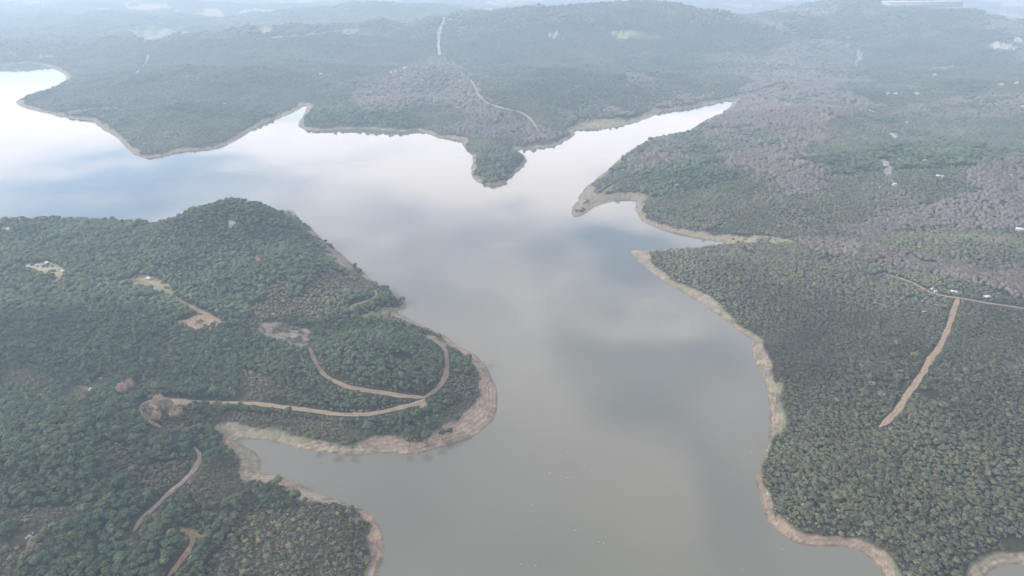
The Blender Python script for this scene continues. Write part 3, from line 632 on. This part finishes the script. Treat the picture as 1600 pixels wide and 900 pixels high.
for u, v, r in [(497, 693, 2.9), (527, 697, 3.3), (552, 700, 2.8), (640, 698, 2.6), (668, 695, 3.4), (691, 688, 3.0), (426, 668, 2.7), (703, 683, 2.3)]:
    p = on_ground([[u, v]])[0]; plant('pine', p[0], p[1], p[2], r, "tall dark pine standing right above the tan bank of the looped headland", "tall pines above the headland's bank", tall=1.35)
# the rest of the woods: one mass per kind
for kd, nm in (('pine', 'pine_forest'), ('oak', 'oak_forest'), ('shrub', 'scrub_vegetation'), ('bare', 'bare_woodland')):
    VV, FF, CC, off = [], [], [], 0
    for S in SETS:
        i = np.where(S['kind'] == kd)[0]
        if not len(i): continue
        a, f, c, n = pack(S, kd, i); VV += a; CC += c; FF += [q + off for q in f]; off += n
    o = mesh_obj(nm, np.concatenate(VV), np.concatenate(FF), M_TWIG if kd == 'bare' else M_LEAF, col=np.concatenate(CC))
    tag(o, kind='stuff'); print(nm, sum(len(q) for q in FF))
print("script", round(time.time() - T0, 1))

# ------------------------------------------------------------------ houses, huts and a works building
def boxm(c, s):
    x, y, z = c; a, b, h = s[0] / 2, s[1] / 2, s[2]
    v = [(x - a, y - b, z), (x + a, y - b, z), (x + a, y + b, z), (x - a, y + b, z), (x - a, y - b, z + h), (x + a, y - b, z + h), (x + a, y + b, z + h), (x - a, y + b, z + h)]
    f = [(0, 3, 2, 1), (4, 5, 6, 7), (0, 1, 5, 4), (1, 2, 6, 5), (2, 3, 7, 6), (3, 0, 4, 7)]
    return np.array(v, float), np.array(f)
def empty(name, p, rz, label, cat, group=None):
    e = bpy.data.objects.new(name, None); COL.objects.link(e); e.location = p; e.rotation_euler = (0, 0, rz); e.empty_display_size = 1
    return tag(e, label, cat, group)
def house(name, u, v, L, W, H, roofm, label, rz=0.0, cat='house', group=None, wallm=None):
    p = on_ground([[u, v]])[0]; e = empty(name, (p[0], p[1], p[2] - .1), rz, label, cat, group)
    a, b = L / 2, W / 2; g = H + W * .28
    vv, ff = boxm((0, 0, -1), (L, W, H + 1))
    gv = np.array([(-a, -b, H), (-a, b, H), (-a, 0, g), (a, -b, H), (a, b, H), (a, 0, g)]); gf = np.array([(0, 2, 1, 1), (3, 4, 5, 5)])
    me = mesh_obj("wall", vv, ff, wallm or M_WALL, e)
    o = .45; t = .22
    for sgn in (-1,):
        rv = np.array([(-a - o, -b - o, H - .25), (a + o, -b - o, H - .25), (a + o, 0, g), (-a - o, 0, g), (-a - o, b + o, H - .25), (a + o, b + o, H - .25)])
        up = rv + np.array([0, 0, t]); rv = np.vstack([rv, up])
        rf = np.array([(0, 3, 2, 1), (3, 4, 5, 2), (6, 7, 8, 9), (9, 8, 11, 10), (0, 1, 7, 6), (5, 4, 10, 11), (0, 6, 9, 3), (3, 9, 10, 4), (1, 2, 8, 7), (2, 5, 11, 8)])
        mesh_obj("roof", rv, rf, roofm, e)
    tv = np.vstack([gv[:3], gv[3:]]); tf = np.array([(0, 2, 1), (3, 4, 5)]); mesh_obj("gable", tv + np.array([0, 0, .0]), tf, wallm or M_WALL, e)
    dv, df = boxm((L * .08, -b - .03, 0), (1.0, .1, 2.0)); mesh_obj("door", dv, df, M_DARK, e)
    for k in (-.3, .33):
        wv, wf = boxm((L * k, -b - .03, 1.0), (1.1, .1, 1.0)); mesh_obj("window", wv, wf, M_DARK, e)
    return e
HOUSES = [("hut", 75, 413, 4.4, 3.6, 2.6, 'W', "white hut standing highest on the pale clearing in the left woods"), ("hut", 59, 416, 2.6, 2.0, 1.7, 'W', "tiny pale shed just left of the white hut on the clearing"),
  ("hut", 100, 425, 3.6, 2.4, 2.2, 'W', "low white hut at the lower corner of the pale clearing"), ("hut", 130, 430, 4.2, 2.6, 2.2, 'W', "low white hut alone among pines right of the pale clearing"), ("hut", 76, 381, 2.6, 2.2, 1.8, 'W', "tiny white hut alone in the pines above the pale clearing"),
  ("hut", 234, 437, 5, 3.4, 2.3, 'W', "pale low hut on the grassy clearing beside the sandy track"), ("hut", 270, 470, 2.6, 2.0, 1.7, 'W', "tiny white shed beside the sandy track below the grassy clearing"), ("hut", 147, 612, 5.5, 3.5, 2.3, 'W', "flat pale roofed hut below the thin pale rock strip"),
  ("hut", 427, 493, 2.2, 1.8, 1.8, 'W', "tiny white hut just above the grey gravel clearing"), ("hut", 8, 362, 4.5, 3, 2.4, 'W', "pale hut at the bare patch on the far left edge"),
  ("house", 612, 115, 9, 7, 4, 'W', "white house, lower left one of the pair on the bare brown hillside"), ("house", 618, 113, 7, 6, 4, 'W', "white house touching the lower pair's right side on the brown hillside"), ("house", 633, 108, 9, 7, 4, 'W', "white house highest on the bare brown hillside across the lake"),
  ("house", 593, 130, 6, 5, 3.4, 'W', "small white house farthest left on the brown hillside across the lake"), ("house", 659, 127, 7, 6, 3.6, 'W', "white house in the middle of the brown hillside near the pale road"), ("house", 352, 165, 9, 7, 4, 'W', "single white house deep in the forested cape across the lake"), ("house", 501, 117, 8, 6, 4, 'W', "single pale house on the far slope above the lake's small inlet"),
  ("house", 803, 23, 16, 9, 5, 'W', "white house on the far ridge right of the pale road"), ("house", 1386, 148, 9, 7, 4, 'W', "white house, left one of the two under the far brown road"), ("house", 1399, 148, 8, 7, 4, 'W', "white house, right one of the two under the far brown road"), ("house", 1432, 148, 10, 7, 4, 'W', "pale house apart to the right of the two under the brown road"),
  ("house", 1460, 118, 9, 7, 4, 'W', "white house on the dark slope above the far brown road"), ("house", 1564, 134, 10, 7, 4, 'W', "white house near the right edge, left one of a far pair"), ("house", 1588, 131, 11, 7, 4, 'W', "white house near the right edge, right one of a far pair"), ("house", 1598, 169, 10, 7, 4.5, 'W', "pale house cut by the frame's right edge in the far valley"),
  ("house", 1415, 193, 6, 5, 3.4, 'W', "small white house above the beige field strip on the far right slope"), ("house", 1438, 224, 7, 5, 3.5, 'W', "white house at the upper end of the dotted pale track"), ("house", 1443, 254, 7, 6, 3.6, 'W', "bright white house below the end of the dotted pale track"), ("house", 1437, 260, 5, 4, 3, 'W', "smaller white house just below the bright one under the dotted track"),
  ("house", 1380, 261, 8, 5, 3, 'W', "pale house on the rocky patch below the dotted track"), ("house", 1465, 277, 5, 4, 3, 'W', "white cottage right of the rocky patch, left one of two"), ("house", 1471, 278, 4.4, 4, 3, 'W', "white cottage right of the rocky patch, right one of two"), ("house", 1397, 290, 4.4, 4, 3, 'W', "white cottage at the foot of the rocky patch"), ("house", 1540, 265, 5, 5, 3.4, 'W', "white house beside the tip of the bare mauve wood"), ("house", 1578, 277, 10, 6, 3.6, 'W', "wide white house in the bare mauve wood at right"),
  ("house", 1527, 249, 7, 5, 3.4, 'W', "pale house above the bare mauve wood on the right"), ("house", 1512, 233, 6, 5, 3.4, 'W', "small pale house high on the right slope over the mauve wood"), ("hut", 1290, 262, 3, 2.4, 2, 'W', "tiny white hut at the start of the dotted pale track, left one"), ("hut", 1297, 260, 3, 2.4, 2, 'W', "tiny white hut at the start of the dotted pale track, right one"), ("hut", 1312, 262, 2.6, 2.2, 2, 'W', "tiny white hut below the dotted pale track"),
  ("hut", 1300, 309, 2.8, 2.4, 2, 'W', "lone white hut in the dark wood across the inlet"), ("hut", 1309, 324, 2.6, 2.2, 2, 'W', "lone white hut near the lower part of the wood across the inlet"), ("hut", 1100, 308, 3, 2.4, 2.2, 'W', "lone white hut in the wood behind the small cove"), ("house", 1592, 361, 9, 6, 3.4, 'W', "white house at the right edge under the mauve wood"), ("house", 1497, 371, 3.4, 3, 2.6, 'W', "white hut in the oak wood under the mauve valley"), ("hut", 1504, 359, 3.4, 3, 2.4, 'W', "white hut just above the other in the oak wood"), ("hut", 1547, 362, 3, 2.6, 2.4, 'W', "tiny white hut alone in the oaks left of the right edge house"),
  ("hut", 1428, 458, 3.6, 2.6, 2.2, 'W', "white hut, first of the row above the firebreak's head"), ("hut", 1444, 454, 3.2, 2.4, 2.2, 'R', "rusty roofed hut in the row above the firebreak's head"), ("hut", 1456, 453, 3.4, 2.6, 2.2, 'W', "white hut, upper one of the row above the firebreak"), ("hut", 1461, 457, 3.0, 2.4, 2.2, 'W', "white hut, last of the row above the firebreak"), ("hut", 1490, 458, 7, 3.4, 2.6, 'G', "grey roofed shed directly at the firebreak's head"), ("house", 1541, 466, 6, 4, 3, 'G', "pale grey house beside the track right of the firebreak"), ("hut", 1444, 489, 3.4, 2.4, 2, 'W', "white hut in the oaks left of the firebreak")]
RM = {'W': M_ROOFW, 'R': M_ROOF, 'G': plain("grey_sheet_roof", (.42, .43, .45), .6)}
for i, (nm, u, v, L, W_, H_, rf, lab) in enumerate(HOUSES):
    k = .72 if (1400 < u < 1560 and 440 < v < 500) else .85
    house(nm, u, v, L * k, W_ * k, H_ * k, RM[rf], lab, rz=(i * .73) % 1.2 - .6, cat=nm)
# works on the far plain
p = on_ground([[1440, 9]])[0]; e = empty("factory", tuple(p), .05, "long pale factory with a chimney on the far plain", "factory")
vv, ff = boxm((0, 0, -3), (300, 60, 17)); mesh_obj("wall", vv, ff, M_WALL, e)
vv, ff = boxm((0, 0, 14.01), (306, 66, 3)); mesh_obj("roof", vv, ff, M_ROOFW, e)
vv, ff = merge([(np.array([(math.cos(a) * r + 20, math.sin(a) * r, z) for z, r in ((17.1, 5), (62, 3.4)) for a in np.linspace(0, 6.283, 13)[:-1]]), np.array([(i, (i + 1) % 12, (i + 1) % 12 + 12, i + 12) for i in range(12)]))])
mesh_obj("chimney", vv, ff, M_WALL, e)

# ------------------------------------------------------------------ pale rocks
def rock(u, v, r, label, group=None):
    p = on_ground([[u, v]])[0]; vv, ff = ICO[2]; vv = vv * (1 + rng.normal(size=(len(vv), 1)) * .11) * np.array([1, .8, .62]) * r
    o = mesh_obj("rock", vv, ff, M_ROCK); o.location = (p[0], p[1], p[2] + r * .2); o.rotation_euler = (0, 0, rng.random() * 6); tag(o, label, "rock", group)
for u, v, r, lab in [(46, 838, 1.1, "largest pale rock of the heap at the bottom left"), (52, 833, .8, "pale rock highest on the heap at the bottom left"), (41, 841, .8, "pale rock at the left foot of the rubble heap"), (50, 839, .6, "small pale rock on the right of the rubble heap"), (158, 592, 1.4, "pale rock at the top of the thin strip above the flat hut"), (154, 598, 1.3, "pale rock midway down the thin strip above the flat hut"), (150, 602, 1.1, "pale rock at the foot of the thin strip above the flat hut")]:
    rock(u, v, r, lab)

# ------------------------------------------------------------------ gulls resting on the lake
def gull(u, v, label, group):
    p = at_z([[u, v]], 0)[0]; e = empty("gull", (p[0], p[1], 0), random.random() * 6.28, label, "gull", group); e.scale = (.62,) * 3
    vv, ff = ICO[2]; L = .42
    b = vv * np.array([L, .17, .15]); b[:, 2] += .09 + .10 * np.clip(-b[:, 0] / L, 0, 1) ** 2; tap = 1 - .55 * np.clip(-vv[:, 0], 0, 1) ** 2; b[:, 1] *= tap
    mesh_obj("body", b, ff, M_GULL, e, smooth=True)
    hd = vv * np.array([.115, .095, .095]) + np.array([.40, 0, .30]); nk = vv * np.array([.10, .085, .15]) + np.array([.34, 0, .2]); a, f = merge([(hd, ff), (nk, ff)]); mesh_obj("head", a, f, M_GULL, e, smooth=True)
    bk = np.array([(.50, -.03, .31), (.50, .03, .31), (.50, 0, .27), (.63, 0, .285)]); mesh_obj("beak", bk, [(0, 1, 3), (1, 2, 3), (2, 0, 3), (0, 2, 1)], M_BEAK, e)
    for sg in (-1, 1):
        wv = vv * np.array([.36, .05, .11]) + np.array([-.12, sg * .14, .17]); wv[:, 2] += np.clip(-vv[:, 0], 0, 1) * .06; mesh_obj("wing", wv, ff, M_GULLW, e, smooth=True)
for u, v in [(869, 560), (904, 561), (912, 566), (925, 585), (836, 608), (914, 641), (868, 652)]: gull(u, v, "white gull floating on the grey water in mid lake", "gulls in mid lake")
for u, v in [(896, 689), (877, 711), (913, 728), (925, 735), (859, 739), (886, 747), (895, 747)]: gull(u, v, "white gull of the loose flock on the water left of the pale reflection", "loose flock of gulls")
for u, v in [(936, 847), (943, 849)]: gull(u, v, "white gull floating side by side with another below the flock", "pair of gulls side by side")
for u, v in [(831, 789), (898, 829), (814, 882), (837, 884), (1160, 890), (1222, 858), (1173, 706)]: gull(u, v, "lone white gull on the dark water near the bottom edge", "lone gulls on the dark water")
print("script", round(time.time() - T0, 1))
